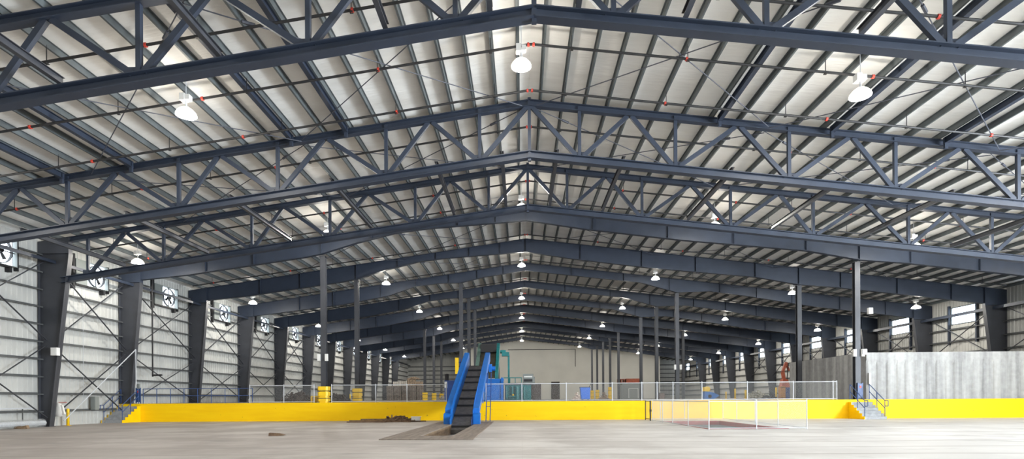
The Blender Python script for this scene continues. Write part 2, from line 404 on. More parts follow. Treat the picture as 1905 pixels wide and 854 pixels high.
# girts
GZ = [0.85 + 0.95*k for k in range(10)]
for k, z in enumerate(GZ):
    inside = LZ0 - .3 < z < LZ1 + .3
    mb = MB()
    segs = [(YB, YE)] if not inside else []
    if inside:
        e = YB
        for c, w in [(27.12, 1.65)] + LWIN:
            segs.append((e, c-w/2-1.2)); e = c+w/2+.1
        segs.append((e, YE))
    for q, (a, b) in enumerate(segs):
        lab = 'horizontal grey wall girt on the fan-housing wall, %s up from the floor' % ORD[k] if len(segs) == 1 else \
            'short grey girt beside the fan housings, %s row up, %s piece' % (ORD[k], ORD[q])
        tag(link('wall_girt', MB().zee((XL+.16, a, z), (XL+.16, b, z), .07, .2, up=(1, 0, 0)), M_GIRT), lab, 'wall girt', 'girts on the fan-housing wall')
for k, z in enumerate([1.9+1.02*j for j in range(7)]):
    mb = MB(); segs = [(14.5, YE)] if z < 6.2 else [(YB, YE)]
    if z > 7.2:
        segs = []; e = YB
        for c in RW: segs.append((e, c-1.5)); e = c+1.5
        segs.append((e, YE))
    for q, (a, b) in enumerate(segs):
        lab = 'horizontal grey wall girt on the strip-window wall, %s up from the dock' % ORD[k] if len(segs) == 1 else \
            'short grey girt between the strip windows, %s row up, %s piece' % (ORD[k], ORD[q])
        tag(link('wall_girt', MB().zee((XR-.16, a, z), (XR-.16, b, z), .07, .2, up=(1, 0, 0), sgn=-1), M_GIRT), lab, 'wall girt', 'girts on the strip-window wall')
for k, z in enumerate([2.1+.95*j for j in range(8)]):
    for xa, xb, sn in ((XL+.3, -13.1, 'fan-housing'), (29.6, XR-.3, 'strip-window')):
        tag(link('wall_girt', MB().zee((xa, YE-.16, z), (xb, YE-.16, z), .07, .2), M_GIRT),
            'grey girt on the far gable wall, %s side, %s up from the dock' % (sn, ORD[k]), 'wall girt', 'girts on the far gable wall')

# purlins
PUR_L = [-.07-.91*k for k in range(5)] + [-4.85-1.13*k for k in range(19)]; PUR_R = [.84+.915*k for k in range(5)] + [5.62+1.13*k for k in range(28)]
for side, xs, sg in (('fan-housing', PUR_L, 1), ('strip-window', PUR_R, -1)):
    for k, x in enumerate(xs):
        z = top(x)+.12
        tag(link('roof_purlin', MB().zee((x, YB+.1, z), (x, YE-.1, z), .06, .21, sgn=sg), M_PURL),
            'long grey steel roof purlin on the %s side, %s down from the ridge' % (side, ordn(k)), 'roof purlin',
            'roof purlins on the %s side' % side)

# ------------------------------------------------------------------ solid rafter frames
PROF_A = [(-25.2,.98),(-21.6,1.15),(-14,1.18),(-12.88,1.13),(-10.8,.80),(-8,.52),(-6,.56),(RX,1.02),(4,1.18),(10,1.24),(17.9,1.08),(21.17,1.30),(24,1.2),(35.5,1.22)]
PROF_B = [(-25.2,1.1),(-16.3,1.3),(-12.1,1.12),(-9.8,.66),(-7.5,.7),(-5.55,.95),(-3.4,.75),(RX,.72),(10.8,.68),(14.06,1.22),(17,.80),(20,.85),(26,1.15),(35.5,1.22)]
PROF_D = [(-25.2,.9),(-16,.95),(-12.88,1.0),(-10,.6),(RX,.55),(11.5,.55),(14.06,1.0),(17,.6),(26,.8),(35.5,1.0)]
PROF_C = [(-25.2,1.1),(-16,1.2),(-12.88,1.25),(-10,.9),(-4,.85),(RX,1.0),(8,1.0),(14.06,1.2),(20,1.05),(35.5,1.2)]
def tapered_column(mb, xw, sg, y, z0, z1, d0, d1, fw=.3):
    # outer flange, web, raked inner flange
    mb.prism([(xw, z0), (xw+sg*.03, z0), (xw+sg*.03, z1), (xw, z1)], y-fw/2, y+fw/2, 'y')
    mb.prism([(xw+sg*.03, z0), (xw+sg*d0, z0), (xw+sg*d1, z1), (xw+sg*.03, z1)], y-.012, y+.012, 'y')
    mb.prism([(xw+sg*(d0-.03), z0), (xw+sg*d0, z0), (xw+sg*d1, z1), (xw+sg*(d1-.03), z1)], y-fw/2, y+fw/2, 'y')
    mb.box(min(xw, xw+sg*(d0+.05)), max(xw, xw+sg*(d0+.05)), y-.2, y+.2, z0, z0+.03)
    return mb
def dof(prof, x):
    for (xa, da), (xb, db) in zip(prof, prof[1:]):
        if xa <= x <= xb: return da + (db-da)*(x-xa)/(xb-xa)
    return prof[-1][1]
def rigid_frame(i, y, prof):
    t = thing('rafter_frame', 'solid navy steel rafter frame on tapered columns, %s one behind the open trusses' % ORD[i], 'roof frame', (0, y, 0), 0, 'solid rafter frames')
    mb = MB(); W = .15
    xs = sorted({p[0] for p in prof} | {RX})
    for a, b in zip(xs, xs[1:]):
        za, zb = top(a)-dof(prof, a), top(b)-dof(prof, b)
        mb.prism([(a, za), (b, zb), (b, top(b)), (a, top(a))], -.01, .01, 'y')
        for q, (u, v) in enumerate(((za, zb), (top(a), top(b)))):
            s = .025 if q == 0 else -.025
            mb.prism([(a, u), (b, v), (b, v+s), (a, u+s)], -W, W, 'y')
    link('rafter', mb, M_NAVY, t)
    st = [-20.5,-17.3,-12.88,-9.6,-6.6,-4.0,-1.6,RX,4.6,9.3,13.4,17.9,21.17,24.3,28.5,32.5]
    for x in st:
        b = top(x)-dof(prof, x)+.025
        link('stiffener_plate', MB().box(x-.008, x+.008, -W+.01, -.01, b, top(x)-.025).box(x-.008, x+.008, .01, W-.01, b, top(x)-.025), M_NAVY, t)
    z0 = PZ
    zt = top(-25.2)
    link('column', tapered_column(MB(), XL+.07, 1, 0, z0, 9.1, .75, 1.45), M_COL, t)
    link('column', tapered_column(MB(), XR-.07, -1, 0, z0, 8.2, .75, 1.6), M_COL, t)
    link('knee', MB().prism([(XL+.07, 9.1), (XL+1.52, 9.1), (XL+1.52, top(XL+1.5)), (XL+.07, top(XL))], -.14, .14, 'y'), M_NAVY, t)
    link('knee', MB().prism([(XR-.07, 8.2), (XR-1.67, 8.2), (XR-1.67, top(XR-1.6)), (XR-.07, top(XR))], -.14, .14, 'y'), M_NAVY, t)
    return t
for i in range(11):
    rigid_frame(i, F1+BAY*i, PROF_A if i in (0, 1) else PROF_B if i in (2, 3, 4) else PROF_C if i < 8 else PROF_D)

# interior posts
def post(x, y, prof, label, guard=True, boxes=False, gh=1.05):
    zt = top(x)-dof(prof, x)-.06
    t = thing('steel_post', label, 'post', (x, y, PZ), 0, 'steel posts under the rafters')
    link('shaft', MB().ibeam((0, 0, .02), (0, 0, zt-PZ-.03), .32, .32, .03, up=(0, 1, 0)), M_COL, t)
    link('base_plate', MB().box(-.185, .185, -.185, .185, 0, .02), M_COL, t)
    link('cap_plate', MB().box(-.2, .2, -.2, .2, zt-PZ-.03, zt-PZ-.002), M_COL, t)
    if boxes:
        for s in (-1, 1): link('electrical_box', MB().box(s*.25-.09, s*.25+.09, -.3, -.17, 2.7, 3.15), M_BOXW, t)
    if guard:
        g = thing('post_guard', 'yellow plastic column guard around ' + guard, 'column guard', (x, y, PZ), 0, 'yellow post guards')
        mb = MB(); w = .30
        nb = 12
        for j in range(nb):
            z0, z1 = gh*j/nb, gh*(j+1)/nb; r = w + (.035 if j % 4 else -.02)
            c = .1
            pts = [(-r,-r+c),(-r+c,-r),(r-c,-r),(r,-r+c),(r,r-c),(r-c,r),(-r+c,r),(-r,r-c)]
            q = .2; d = .06
            inn = [(-q,-q+d),(-q+d,-q),(q-d,-q),(q,-q+d),(q,q-d),(q-d,q),(-q+d,q),(-q,q-d)]
            V = [(a_, b_, z_) for z_ in (z0, z1) for P_ in (pts, inn) for a_, b_ in P_]
            mb.add(V, [(i, (i+1)%8, 16+(i+1)%8, 16+i) for i in range(8)] + [(8+(i+1)%8, 8+i, 24+i, 24+(i+1)%8) for i in range(8)]
                   + [(16+i, 16+(i+1)%8, 24+(i+1)%8, 24+i) for i in range(8)] + [((i+1)%8, i, 8+i, 8+(i+1)%8) for i in range(8)])
        link('guard_body', mb, M_GUARD, g)
        sb = MB()
        for zz in (.25*gh, .7*gh):
            e = w+.045
            sb.box(-e, e, -e, -e+.012, zz, zz+.04).box(-e, e, e-.012, e, zz, zz+.04).box(-e, -e+.012, -e+.012, e-.012, zz, zz+.04).box(e-.012, e, -e+.012, e-.012, zz, zz+.04)
        link('strap', sb, M_BLACK, g)
PL_, PR_, PC_, P2_ = -12.88, 21.17, -5.52, 14.06
post(PL_, F1+.3, PROF_A, 'slate steel post at the dock edge between the wall and the blue conveyor', 'the front post on the fan-housing side', True)
post(PL_, F1+BAY, PROF_A, 'steel post one bay behind the front one, beside the dark scrap heap', 'the post beside the dark scrap heap')
post(PR_, F1+.3, PROF_A, 'steel post at the dock edge standing by the concrete wall corner and stairs', None, True)
post(PR_, F1+BAY, PROF_A, 'steel post behind the dock edge in front of the grey concrete side wall', None)
for k in range(3):
    y = F1+BAY*(2+k)
    post(PC_, y, PROF_B, 'dark steel post rising behind the blue conveyor, %s of three' % ORD[k], None)
    post(P2_, y, PROF_B, 'steel post behind the chain-link fence, %s of the row in the middle bays' % ORD[k], None, k == 0)
for k in range(3):
    y = F1+BAY*(5+k)
    post(PL_, y, PROF_C, 'dark steel post beyond the stacked bales, %s in that row' % ORD[k], 'the %s post beyond the stacked bales' % ORD[k])
post(PR_, F1+BAY*5, PROF_C, 'dark steel post far back close behind the post with white boxes', None)
for k in range(5):
    y = F1+BAY*(6+k)
    post(P2_, y, PROF_C if k < 2 else PROF_D, 'dark steel post in front of the cream far wall, %s of five' % ORD[k], None if k in (0, 2) else 'the %s post before the cream wall' % ORD[k], False, 1.7 if k > 1 else 1.9)

# ------------------------------------------------------------------ open trusses
BN = [2.07, 6.0, 10.6, 14.85, 19.7, 23.9]; TN = [0, 4.13, 8.55, 13.1, 17.5, 21.8, 25.9]
TD = 2.12
def truss(y, label):
    t = thing('roof_truss', label, 'roof truss', (0, y, 0), 0, 'open steel roof trusses')
    for s, xe in ((-1, XL+1.3), (1, XR-1.4)):
        link('top_chord', MB().ibeam((RX, 0, RZ-.13), (xe, 0, top(xe)-.13), .26, .26, .025), M_NAVY, t)
        link('bottom_chord', MB().ibeam((RX, 0, RZ-TD-.15), (xe, 0, top(xe)-TD-.15), .32, .30, .03), M_NAVY, t)
        bn = [b for b in BN] + ([28.3, 32.6] if s > 0 else []); tn = TN[:6] + ([25.9, 30.4, 34.2] if s > 0 else [25.6])
        for j, b in enumerate(bn):
            x = RX+s*b
            if not XL+1.5 < x < XR-1.5: continue
            zb, zt = top(x)-TD, top(x)-.26
            link('vertical', MB().bar((x, 0, zb), (x, 0, zt+.2), .13, .13, up=(0, 1, 0)), M_NAVY, t)
            link('gusset', MB().box(x-.28, x+.28, -.02, .02, zb-.02, zb+.18), M_NAVY, t)
            for q in (j, j+1):
                if q < len(tn):
                    xt = RX+s*tn[q]
                    if not XL+1.3 < xt < XR-1.4: continue
                    g = .16 if q == j else .16
                    xb = x + (xt-x)*.07
                    link('diagonal', MB().bar((xb, 0, top(xb)-TD+.02), (xt-(xt-x)*.04, 0, top(xt)-.25), .17, .12, up=(0, 1, 0)), M_NAVY, t)
    link('ridge_vertical', MB().bar((RX, 0, RZ-TD-.4), (RX, 0, RZ+.1), .13, .13, up=(0, 1, 0)), M_NAVY, t)
    return t
T0, T1, T2 = 14.63, 23.13, 29.51
truss(T0, 'large open steel truss overhead, the closest one, cut by the top edge')
truss(T1, 'large open steel truss across the hall, the middle one of three')
truss(T2, 'open steel truss just in front of the first solid rafter')
for y, nm in ((T1, 'middle'), (T2, 'rear')):
    tag(link('wall_column', tapered_column(MB(), XL+.07, 1, y, 0, 9.4, .62, 1.75).prism([(XL+.07, 9.4), (XL+1.8, 9.4), (XL+1.8, top(XL+1.7)), (XL+.07, top(XL))], y-.14, y+.14, 'y'), M_COL),
        'tapered dark steel column on the ribbed wall carrying the %s open truss' % nm, 'steel column')
    tag(link('wall_column', tapered_column(MB(), XR-.07, -1, y, 0, 8.4, .62, 1.6).prism([(XR-.07, 8.4), (XR-1.8, 8.4), (XR-1.8, top(XR-1.7)), (XR-.07, top(XR))], y-.14, y+.14, 'y'), M_COL),
        'tapered dark steel column outside the picture under the strip-window end of the %s truss' % nm, 'steel column')
# longitudinal struts at bottom chord level (T1 to T2, and in front of T0)
for y0, y1, nm in ((8.0, T0-.02, 'in front of the closest truss'), (T1+.02, T2-.02, 'between the middle and rear trusses')):
    for s, sn in ((-1, 'fan-housing'), (1, 'strip-window')):
        for j, o in enumerate([1.15, 3.9, 8.35, 12.7, 17.2, 21.8]):
            x = RX+s*o; z = top(x)-TD+.12
            tag(link('chord_strut', MB().ibeam((x, y0, z), (x, y1, z), .14, .2, .015), M_COL),
                'lengthwise steel strut %s, %s side, %s from the ridge' % (nm, sn, ORD[j]), 'roof strut', 'struts ' + nm)
# heavy struts at top chord level between T0 and T1
for x, nm, sd in ((-7.25, 'upper', 'fan-housing'), (-9.55, 'second', 'fan-housing'), (-16.4, 'third', 'fan-housing'), (-19.4, 'lowest', 'fan-housing'),
                  (8.12, 'upper', 'strip-window'), (12.62, 'second', 'strip-window'), (17.1, 'third', 'strip-window')):
    z = top(x)-.06
    tag(link('eave_strut', MB().ibeam((x, T0+.16, z), (x, T1-.16, z-.02), .17, .24, .02).bar((x, T1-.18, z+.1), (x, T1-.2, z-.35), .12, .1), M_NAVY),
        'thick steel strut under the purlins on the %s slope, the %s one' % (sd, nm), 'roof strut', 'thick struts between the front trusses')
# rod bracing in the roof
def rodx(xa, xb, ya, yb, label):
    za, zb = top(xa)-.215, top(xb)-.215
    for q, (p, r) in enumerate((((xa, ya, za), (xb, yb, zb)), ((xb, ya, zb-.06), (xa, yb, za-.06)))):
        o = link('bracing_rod', MB().tube(p, r, .018, 6), M_ROD)
        tag(o, label + (', rising toward the ridge' if q else ', running down from the ridge'), 'bracing rod', 'diagonal roof bracing rods')
        pv, rv = Vector(p), Vector(r)
        link('turnbuckle', MB().tube(pv.lerp(rv, .12), pv.lerp(rv, .15), .05, 6), M_ROD, o)
for (ya, yb, bn) in ((T0+.2, T1-.2, 'first'), (T1+.2, T2-.2, 'second'), (F1+.2, F1+BAY-.2, 'fourth'), (F1+BAY+.2, F1+2*BAY-.2, 'fifth')):
    for k, (a, b) in enumerate(((RX-.3, RX-9.5), (RX-9.5, RX-18.5), (RX+.3, RX+9.7), (RX+9.7, RX+18.8), (RX+18.8, RX+27.6))):
        sd = ('upper fan-housing', 'lower fan-housing', 'upper strip-window', 'middle strip-window', 'lower strip-window')[k]
        rodx(a, b, ya, yb, 'thin roof bracing rod, %s bay, %s slope' % (bn, sd))
# wall cross bracing
def wallx(x, ya, yb, za, zb, label, grp):
    for q, (p, r) in enumerate((((x, ya, za), (x, yb, zb)), ((x+.04, ya, zb), (x+.04, yb, za)))):
        tag(link('wall_brace', MB().bar(p, r, .03, .085, up=(1, 0, 0)), M_COL), label + (' falling away' if q else ' rising away'), 'wall brace', grp)
for k in range(-2, 4):
    ya = {-2: T1, -1: T2}.get(k, F1+BAY*k)+.2; yb = {-2: T2, -1: F1}.get(k, F1+BAY*(k+1))-.2
    b0 = .5 if k < 0 else PZ+.1
    wallx(XL+.55, ya, yb, b0, 4.4, 'flat lower cross brace on the fan-housing wall, %s bay,' % ORD[k+2], 'cross braces on the fan-housing wall')
    wallx(XL+.55, ya, yb, 4.7, 9.0, 'flat upper cross brace on the fan-housing wall, %s bay,' % ORD[k+2], 'cross braces on the fan-housing wall')
for k in range(0, 7):
    wallx(XR-.6, F1+BAY*k+.2, F1+BAY*(k+1)-.2, 4.4, 8.2, 'flat upper cross brace on the strip-window wall, %s bay,' % ORD[k], 'cross braces on the strip-window wall')
# sprinkler mains along the walls
def pipe(name, pts, r, label, coup=()):
    mb = MB()
    for a, b in zip(pts, pts[1:]): mb.tube(a, b, r, 8)
    o = tag(link(name, mb, M_PIPE), label, 'pipe')
    return o
tag(link('wall_rail', MB().bar((XL+.95, YB+1, 8.95), (XL+.95, YE-1, 8.95), .1, .16), M_NAVY), 'dark lengthwise rail passing in front of the fan housings', 'wall rail')
tag(link('wall_rail', MB().bar((XR-.95, 21, 8.0), (XR-.95, YE-1, 8.0), .14, .22), M_NAVY), 'dark lengthwise rail crossing in front of the strip windows', 'wall rail')
# sprinkler branch lines across the hall
PY = [15.9, 18.8, 21.6, 24.5, 27.6, 30.6, 33.4, 40.6, 48.0, 55.6, 63.3, 70.9, 78.5, 86.1]
for k, y in enumerate(PY):
    mb = MB(); xe0, xe1 = XL+1.9, XR-2.2
    zf = lambda x: top(x)-.42
    mb.tube((xe0, y, zf(xe0)), (RX, y, RZ-.42), .042, 7).tube((RX, y, RZ-.42), (xe1, y, zf(xe1)), .042, 7)
    o = tag(link('sprinkler_pipe', mb, M_PIPE), 'black sprinkler pipe crossing under the roof, %s from the camera' % ORD[k], 'sprinkler pipe', 'black sprinkler pipes')
    cps = [RX-.09, RX+.09] + ([RX+s*q for s in (-1, 1) for q in (5.2, 11.3, 17.4, 23.2)] if k < 8 else [])
    for x in cps:
        link('coupling', MB().tube((x-.035, y, zf(x-.035)), (x+.035, y, zf(x+.035)), .068, 8), M_RED, o)
    if True:
        for x in PUR_L[1::4] + PUR_R[1::4]:
            if not xe0 < x < xe1: continue
            link('hanger', MB().bar((x, y, zf(x)), (x, y, zf(x)+.5), .02, .02).box(x-.05, x+.05, y-.06, y+.06, zf(x)-.06, zf(x)-.04), M_PIPE, o)

# ------------------------------------------------------------------ high-bay lamps
def lamp(x, y, z, label, proto=None):
    drop = top(x)-z
    if proto: return dup(proto, (x, y, z), label)
    drop += .25
    t = thing('high_bay_lamp', label, 'lamp', (x, y, z), 0, 'high-bay lamps')
    link('reflector', MB().lathe((0,0,0), [(.33,-.06),(.335,-.03),(.30,.04),(.22,.13),(.12,.20),(.06,.22)], 20), M_LENS, t, smooth=True)
    link('bulb', MB().lathe((0,0,0), [(.02,.0),(.07,.03),(.08,.08),(.05,.14),(.03,.18)], 12, True), M_BULB, t, smooth=True)
    link('ballast_box', MB().box(-.17,.0,-.12,.12,.42,.66).box(.02,.16,-.1,.1,.45,.62), M_WHITE, t)
    link('stem', MB().tube((0,0,.2),(0,0,.45),.035,8).tube((0,0,.62),(0,0,drop),.012,6), M_GALV, t)
    ld = bpy.data.lights.new('lamp_light', 'POINT'); ld.energy = LAMP_W; ld.shadow_soft_size = .11; ld.color = (1.0, .955, .87)
    lo = bpy.data.objects.new('lamp_light', ld); C.objects.link(lo); lo.parent = t; lo.location = (0, 0, -.07)
    return t
LY = [18.6, 32.4, 46.6, 61.8, 77, 92.3, 107.5]
ROWS = [(-22.8, 9.62, 'next to the fan-housing wall'), (-11.37, 11.13, 'between ridge and fan wall'), (.05, 12.5, 'under the ridge'),
        (11.15, 11.25, 'between ridge and concrete wall'), (22.35, 9.9, 'over the concrete wall'), (32.3, 8.6, 'next to the strip-window wall')]
for x, z, rn in ROWS:
    proto = None
    for k, y in enumerate(LY):
        t = lamp(x, y, z+.02, 'glowing high-bay lamp %s, %s from the camera' % (rn, ORD[k]), proto)
        proto = proto or t
    for k, y in enumerate((4.8,)):
        lamp(x, y, z+.02, 'high-bay lamp %s, %s behind the camera' % (rn, ORD[k]), proto)

# ------------------------------------------------------------------ fences
def chainlink(parent, a, b, z0, z1, pitch=.06, r=.0024):
    """diamond wire mesh between a and b (xy)"""
    ax, ay = a; bx, by = b; L = math.hypot(bx-ax, by-ay); ux, uy = (bx-ax)/L, (by-ay)/L; H = z1-z0
    mb = MB(); nx, ny = -uy, ux
    def wire(s0, h0, s1, h1, off):
        p = []
        for s, h in ((s0, h0), (s1, h1)):
            X, Y, Z = ax+ux*s, ay+uy*s, z0+h
            dz = .7*r
            p += [(X+nx*(off+r), Y+ny*(off+r), Z), (X-nx*(-off+r*.6)-ux*r, Y-ny*(-off+r*.6)-uy*r, Z+dz), (X-nx*(-off+r*.6)+ux*r, Y-ny*(-off+r*.6)+uy*r, Z-dz)]
        mb.add(p, [(0,1,4,3),(1,2,5,4),(2,0,3,5)])
    s = -H
    while s < L:
        for d in (0, 1):
            s0, s1 = s, s+H; h0, h1 = 0, H
            if s0 < 0: h0 = -s0; s0 = 0
            if s1 > L: h1 = H-(s1-L); s1 = L
            if s1 > s0:
                if d: wire(s0, H-h0, s1, H-h1, r)
                else: wire(s0, h0, s1, h1, -r)
        s += pitch
    return link('chain_mesh', mb, M_MESH, parent)
def fence(pts, z0, h, posts_at, label, r=.03, wire=.0016, rails=2):
    t = thing('chain_link_fence', label, 'fence', (0, 0, z0))
    for q, (a, b) in enumerate(zip(pts, pts[1:])):
        mb = MB().tube((*a, h), (*b, h), r*.8, 8)
        if rails > 1: mb.tube((*a, .06), (*b, .06), r*.8, 8)
        link('rail', mb, M_GALV, t)
        chainlink(t, a, b, .06, h, .07, wire)
    for p in posts_at:
        link('fence_post', MB().tube((*p, 0), (*p, h+.03), r, 8).lathe((*p, h+.03), [(r*1.2, 0), (r*.9, .03), (.005, .05)], 8), M_GALV, t)
    return t
FY = WY+.12
fx = [-17.68, -15.44, -13.45, -12.3, -9.43, -7.4, -4.85]
fence([(fx[0], FY), (fx[2], FY)], PZ, 1.12, [(x, FY) for x in fx[:3]], 'chain-link guard fence on the dock beside the blue handrail')
fence([(fx[3], FY), (fx[-1], FY)], PZ, 1.12, [(x, FY) for x in fx[3:]], 'chain-link guard fence on the dock between post guard and conveyor')
fx = [-2.3, 0.0, 2.83, 5.75, 7.62, 8.58, 9.58, 11.4, 14.24, 17.09, 19.55, 19.78]
fence([(fx[0], FY), (fx[-1], FY)], PZ, 1.13, [(x, FY) for x in fx], 'long chain-link guard fence on the dock from conveyor to concrete stairs')
# fenced recess on the floor
A, B_, C_, D_ = (7.65, 32.9), (7.95, 23.95), (12.05, 23.95), (12.45, 34.9)
E_ = (7.7, 34.9)
enc = fence([A, B_, C_, D_, E_], 0, 1.2, [A, (7.74, 30.9), (7.8, 29.1), (7.86, 26.6), B_, (9.95, 23.95), C_, (12.14, 26.8), (12.23, 29.6), (12.34, 32.4), D_, (10.1, 34.9), (8.6, 34.9)],
      'low chain-link enclosure standing on the floor around the red-edged recess', .022, .0022)
g = thing('fence_gate', 'narrow dark gate post and frame at the wall end of the floor enclosure', 'gate', (7.62, 33.3, 0))
link('gate_frame', MB().bar((0, 0, 0), (0, 0, 1.2), .07, .07).bar((0, 1.3, 0), (0, 1.3, 1.2), .05, .05).bar((0, 0, 1.17), (0, 1.3, 1.17), .04, .04).bar((0, 0, .1), (0, 1.3, .1), .04, .04), M_BLACK, g)
link('latch', MB().box(-.05, .05, -.1, .04, .55, .68), M_BLACK, g)
# recess
x0, x1, y0, y1 = REC
mb = MB().box(x0-.15, x0, y0-.15, y1+.15, -.5, .012).box(x1, x1+.15, y0-.15, y1+.15, -.5, .012).box(x0, x1, y0-.15, y0, -.5, .012).box(x0, x1, y1, y1+.15, -.5, .012)
rec = thing('floor_recess', 'sunken grey deck edged in dark red steel inside the floor enclosure', 'floor recess')
link('rim', mb, mat('dark_red_paint', (0.28, 0.035, 0.03), .6, var=.15), rec)
mb = MB(); k = x0
while k < x1-.02: mb.box(k, min(k+.1, x1-.01), y0+.01, y1-.01, -.24, -.2); k += .125
link('slatted_deck', mb.box(x0+.001, x1-.001, y0+.001, y1-.001, -.45, -.245), mat('dark_grey_grating', (.12, .125, .13), .8, var=.2), rec)

# ------------------------------------------------------------------ handrails and stairs
def stairs(xa, xb, label):
    t = thing('concrete_stairs', label, 'stairs', ((xa+xb)/2, WY, 0))
    n = 7; w = (xb-xa)/2; rise = PZ/n; run = .27
    for k in range(n-1):
        link('step', MB().box(-w, w, -(n-1-k)*run, -.002, k*rise+.0005, (k+1)*rise), M_STEP, t)
    for s in (-1, 1):
        pts = [(-(n-1)*run-.02, 0)]
        for k in range(n-1): pts += [(-(n-1-k)*run-.02, (k+1)*rise+.01), (-(n-2-k)*run-.02 if k < n-2 else -.001, (k+1)*rise+.01)]
        pts += [(-.001, 0)]
        link('yellow_cheek', MB().prism(pts, s*w, s*(w+.03), 'x'), M_YEL, t)
    for s in (-1, 1):
        x = s*(w-.06)
        yb, yt = -(n-1)*run+.1, -.03
        mb = MB(); r = .022
        P = [(x, yb, rise), (x, (yb+yt)/2, rise*4), (x, yt, PZ)]
        for p in P: mb.tube(p, (p[0], p[1], p[2]+.95), r, 8)
        for hz in (.95, .5): mb.tube((x, yb, rise+hz), (x, yt, PZ+hz), r, 8)
        # returned loop at the foot
        mb.tube((x, yb, rise+.95), (x, yb-.3, rise+.95), r, 8).tube((x, yb-.3, rise+.95), (x, yb-.3, rise+.62), r, 8).tube((x, yb-.3, rise+.62), (x, yb, rise+.62), r, 8)
        link('handrail', mb, M_RAIL, t)
    return t
stairs(-26.2, -24.9, 'grey concrete stairs with blue handrails up to the dock by the ribbed wall')
stairs(20.45, 21.75, 'grey concrete stairs with blue handrails beside the concrete wall')
t = thing('handrail', 'blue two-rail handrail along the dock edge beside the ribbed wall stairs', 'handrail', (0, FY, PZ))
xs = [-24.76+.908*k for k in range(9)]
link('rail', MB().tube((xs[0], 0, .96), (xs[-1], 0, .96), .022, 8).tube((xs[0], 0, .5), (xs[-1], 0, .5), .022, 8), M_RAIL, t)
for x in xs: link('rail_post', MB().tube((x, 0, 0), (x, 0, .96), .022, 8), M_RAIL, t)
def gate(x, y, label):
    t = thing('safety_gate', label, 'gate', (x, y, PZ))
    link('gate_panel', MB().bar((-.14,0,.02),(-.14,0,1.05),.05,.05).bar((.14,0,.02),(.14,0,1.05),.05,.05).box(-.12,.12,-.015,.015,.1,1.0), M_RAIL, t)
    link('reflector_plate', MB().box(-.05,.05,-.03,-.016,.72,.86), M_RED, t)
gate(-25.35, 36.0, 'folded blue safety gate at the top of the ribbed-wall stairs')
gate(21.25, 35.65, 'folded blue safety gate at the dock stairs by the steel post')

# ------------------------------------------------------------------ blue conveyor over a timber-lined pit
CX = -3.2; CW = 1.16; OW = 1.84
y_lo, z_lo, y_hi, z_hi = 28.9, -.24, 40.2, 3.75
sl = (z_hi-z_lo)/(y_hi-y_lo)
t = thing('incline_conveyor', 'blue inclined slat conveyor climbing from the floor pit over the dock', 'conveyor', (CX, 0, 0))
def zc(y): return z_lo+sl*(y-y_lo)
mb = MB().add([(-CW/2,y_lo,z_lo),(CW/2,y_lo,z_lo),(CW/2,y_hi,z_hi),(-CW/2,y_hi,z_hi),(-CW/2,y_lo,z_lo-.25),(CW/2,y_lo,z_lo-.25),(CW/2,y_hi,z_hi-.25),(-CW/2,y_hi,z_hi-.25)],
     [(0,1,2,3),(7,6,5,4),(0,4,5,1),(3,2,6,7),(0,3,7,4),(1,5,6,2)])
link('belt', mb, M_BELT, t)
y = 29.2; k = 0
while y < y_hi-.1:
    o = link('cleat', MB().prism([(y, zc(y)), (y+.12, zc(y+.12)), (y+.1, zc(y)+.13), (y+.0, zc(y)+.10)], -CW/2+.01, CW/2-.01, 'x'), M_BLACK, t); y += (1.5, 1.5, 1.15)[k % 3]; k += 1
for s in (-1, 1):
    xa, xb = (s*CW/2, s*(CW/2+.03)); xo = s*OW/2
    ya = 29.55
    sh = .95   # side height over the belt
    pts = [(ya, 0.02), (ya, zc(ya)+.75), (ya+1.2, zc(ya+1.2)+sh), (y_hi, z_hi+sh), (y_hi+.25, z_hi+sh-.3), (y_hi+.25, z_hi-.4), (y_hi-.3, z_hi-.5), (36.5, zc(36.5)-.5), (31.6, 0.02)]
    link('side_panel', MB().prism(pts, min(xa, xb), max(xa, xb), 'x'), M_BLUE, t)
    # box-section outer rail, sloping with the belt
    lo, hi = min(s*(CW/2+.03), xo), max(s*(CW/2+.03), xo)
    rail = [(ya+.2, zc(ya+.2)+.45), (ya+.2, zc(ya+.2)+.82), (y_hi, z_hi+sh+.02), (y_hi+.2, z_hi+sh-.15), (y_hi+.2, z_hi+.3), (y_hi, z_hi+.35)]
    link('outer_rail', MB().prism(rail, lo, hi, 'x'), M_BLUE, t)
    low = [(30.2, zc(30.2)-.05), (30.2, zc(30.2)+.15), (y_hi-.4, zc(y_hi-.4)+.1), (y_hi-.4, zc(y_hi-.4)-.1)]
    link('lower_rail', MB().prism(low, lo, lo+.12 if s < 0 else lo+.12, 'x'), M_BLUE, t)
    link('foot_box', MB().prism([(29.45, .0), (29.45, .55), (29.7, .62), (30.1, .62), (30.1, 0)], lo-(.05 if s < 0 else -.0), hi+(.05 if s > 0 else 0), 'x'), M_BLUE, t)
    for yy in (33.0, 34.8):
        link('rib', MB().bar((xo-s*.03, yy, zc(yy)-.1), (xo-s*.03, yy+.15, zc(yy)+.75), .06, .06), M_BLUE, t)
    link('inner_liner', MB().prism([(28.95, zc(28.95)+.02), (28.95, zc(28.95)+.5), (y_hi-.1, z_hi+.6), (y_hi-.1, z_hi+.02)], s*(CW/2-.02), s*(CW/2-.005), 'x'), M_DBLUE if s > 0 else M_BLUE, t)
    for yy in (37.5, 39.6):
        link('support_leg', MB().bar((s*.75, yy, PZ), (s*.75, yy, zc(yy)-.35), .12, .12), M_BLUE, t)
